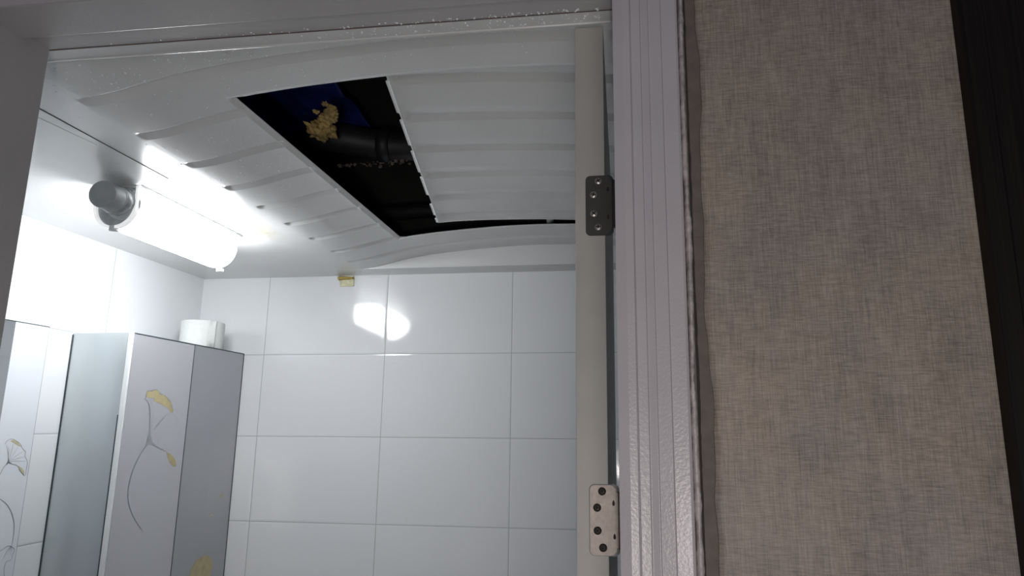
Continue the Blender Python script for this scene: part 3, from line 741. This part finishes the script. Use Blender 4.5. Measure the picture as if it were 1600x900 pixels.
# ------------------------------------------------------------------ toilet roll on the cabinet
RC = (-1.2655, 1.790); RZ = KZ1+.0013
roll = empty('toilet_roll', (RC[0], RC[1], RZ)); tag(roll, 'white toilet paper roll standing on top of the wall cabinet', 'toilet roll')
bm = bmesh.new(); lathe(bm, (RC[0], RC[1], RZ), (0, 0, 1), [(.022, 0), (.0585, 0), (.0600, .0015), (.0600, .0795), (.0585, .0815), (.022, .0815), (.022, 0)], n=64)
o = put('roll', bm, M_PAPER, parent=roll, smooth=True); o.modifiers.new('e', 'EDGE_SPLIT').split_angle = math.radians(40)
bm = bmesh.new(); lathe(bm, (RC[0], RC[1], RZ), (0, 0, 1), [(.0215, 0), (.0215, .0815), (.0200, .0815), (.0200, 0), (.0215, 0)], n=40); put('core', bm, M_CARD, parent=roll, smooth=True)
bm = bmesh.new(); R = .0606; rows = []
for k in range(9):
    a = math.radians(-22-k*2.6); rr = R+(.0035*(1-k/8)**2)
    rows.append([bm.verts.new((RC[0]+rr*math.cos(a), RC[1]+rr*math.sin(a), RZ+z+.0015*math.sin(z*90+k))) for z in (.0, .027, .054, .081)])
for a_, b_ in zip(rows, rows[1:]):
    for k in range(3): bm.faces.new((a_[k], a_[k+1], b_[k+1], b_[k])).smooth = True
o = put('loose_sheet_end', bm, M_PAPER, parent=roll); o.modifiers.new('s', 'SOLIDIFY').thickness = .0006

# ------------------------------------------------------------------ tape scrap at the top of the back wall
tp = empty('tape_scrap', (-.870, YB, 1.985)); tag(tp, 'torn yellowed tape scrap at the top edge of the back wall', 'tape')
bm = bmesh.new(); rows = []
for i in range(11):
    z = 1.9845+.034*i/10
    rows.append([bm.verts.new((-.8935+.0465*j/8+(.0012*math.sin(i*2.1) if j in (0, 8) else 0)-(.003*(i/10) if j == 0 else 0), YB-.0006-.0008*math.sin(i*1.3+j), z)) for j in range(9)])
for a_, b_ in zip(rows, rows[1:]):
    for k in range(8): bm.faces.new((a_[k], a_[k+1], b_[k+1], b_[k])).smooth = True
o = put('tape_strip', bm, M_TAPE, parent=tp); o.modifiers.new('s', 'SOLIDIFY').thickness = .0003
bm = bmesh.new(); rows = []
for i in range(9):
    t = i/8
    rows.append([bm.verts.new((-.8985+.050*j/8, YB-.0025-.010*math.sin(math.pi*t)*(1-j/10), 2.0195-.0145*t*(1-.55*j/8)-.0006*j)) for j in range(9)])
for a_, b_ in zip(rows, rows[1:]):
    for k in range(8): bm.faces.new((a_[k], a_[k+1], b_[k+1], b_[k])).smooth = True
o = put('brown_curl', bm, M_TAPE2, parent=tp); o.modifiers.new('s', 'SOLIDIFY').thickness = .0003

# ------------------------------------------------------------------ condensation droplets
def droplets():
    bm = bmesh.new(); rnd = random.Random(21)
    def drop(x, y, z, r):
        n = 8; top = bm.verts.new((x, y, z-r*.75)); rg = [bm.verts.new((x+r*math.cos(k*2*math.pi/n), y+r*math.sin(k*2*math.pi/n), z+.0001)) for k in range(n)]
        md_ = [bm.verts.new((x+.72*r*math.cos(k*2*math.pi/n), y+.72*r*math.sin(k*2*math.pi/n), z-r*.5)) for k in range(n)]
        for k in range(n):
            bm.faces.new((rg[k], md_[k], md_[(k+1) % n], rg[(k+1) % n])).smooth = True; bm.faces.new((md_[k], top, md_[(k+1) % n])).smooth = True
    for i in range(900):
        c = rnd.choice([(-.60, .76, .10, .035), (-.68, 1.13, .06, .08), (-.66, 1.08, .05, .10), (-.35, .80, .25, .03), (-.5, .74, .2, .03), (-.62, 1.0, .08, .06), (-.3, .73, .25, .02)])
        x = rnd.gauss(c[0], c[2]); y = rnd.gauss(c[1], c[3])
        if not (-.85 < x < 0 and AY0+.003 < y < 1.6): continue
        if HX0-.014 < x < HX1 and HY0-.012 < y < HY1: continue
        if any(g-.002 < y < g+GW+.002 for g in GR): continue
        drop(x, y, ceil_z(x, y), rnd.choice([.0006, .0008, .0010, .0014]))
    for i in range(200):
        x = -.02-abs(rnd.gauss(0, .22)); y = rnd.choice([rnd.uniform(YW-.006, YW-.001), rnd.uniform(YW+.003, AY0-.004)])
        if x > -.7: drop(x, y, HEAD if y < YW else ZC, rnd.choice([.0007, .0010, .0014]))
    KEEP.add(id(bm))
    return bm
bm = bmesh.new(); lathe(bm, (-.213, 1.790, 2.160), (1, 0, 0), [(.0238, 0), (.0250, .0004), (.0250, .020), (.0238, .0204)], n=24)
ct = link('cable_tie', bm, M_WPLAS, smooth=True); ct.parent = ho; ct.matrix_parent_inverse = Matrix.Translation(-Vector(ho.location))
dp = link('water_droplets', droplets(), M_WATER)
tag(dp, 'tiny condensation droplets clinging to the grey plastic ceiling', 'water droplets', kind='stuff')
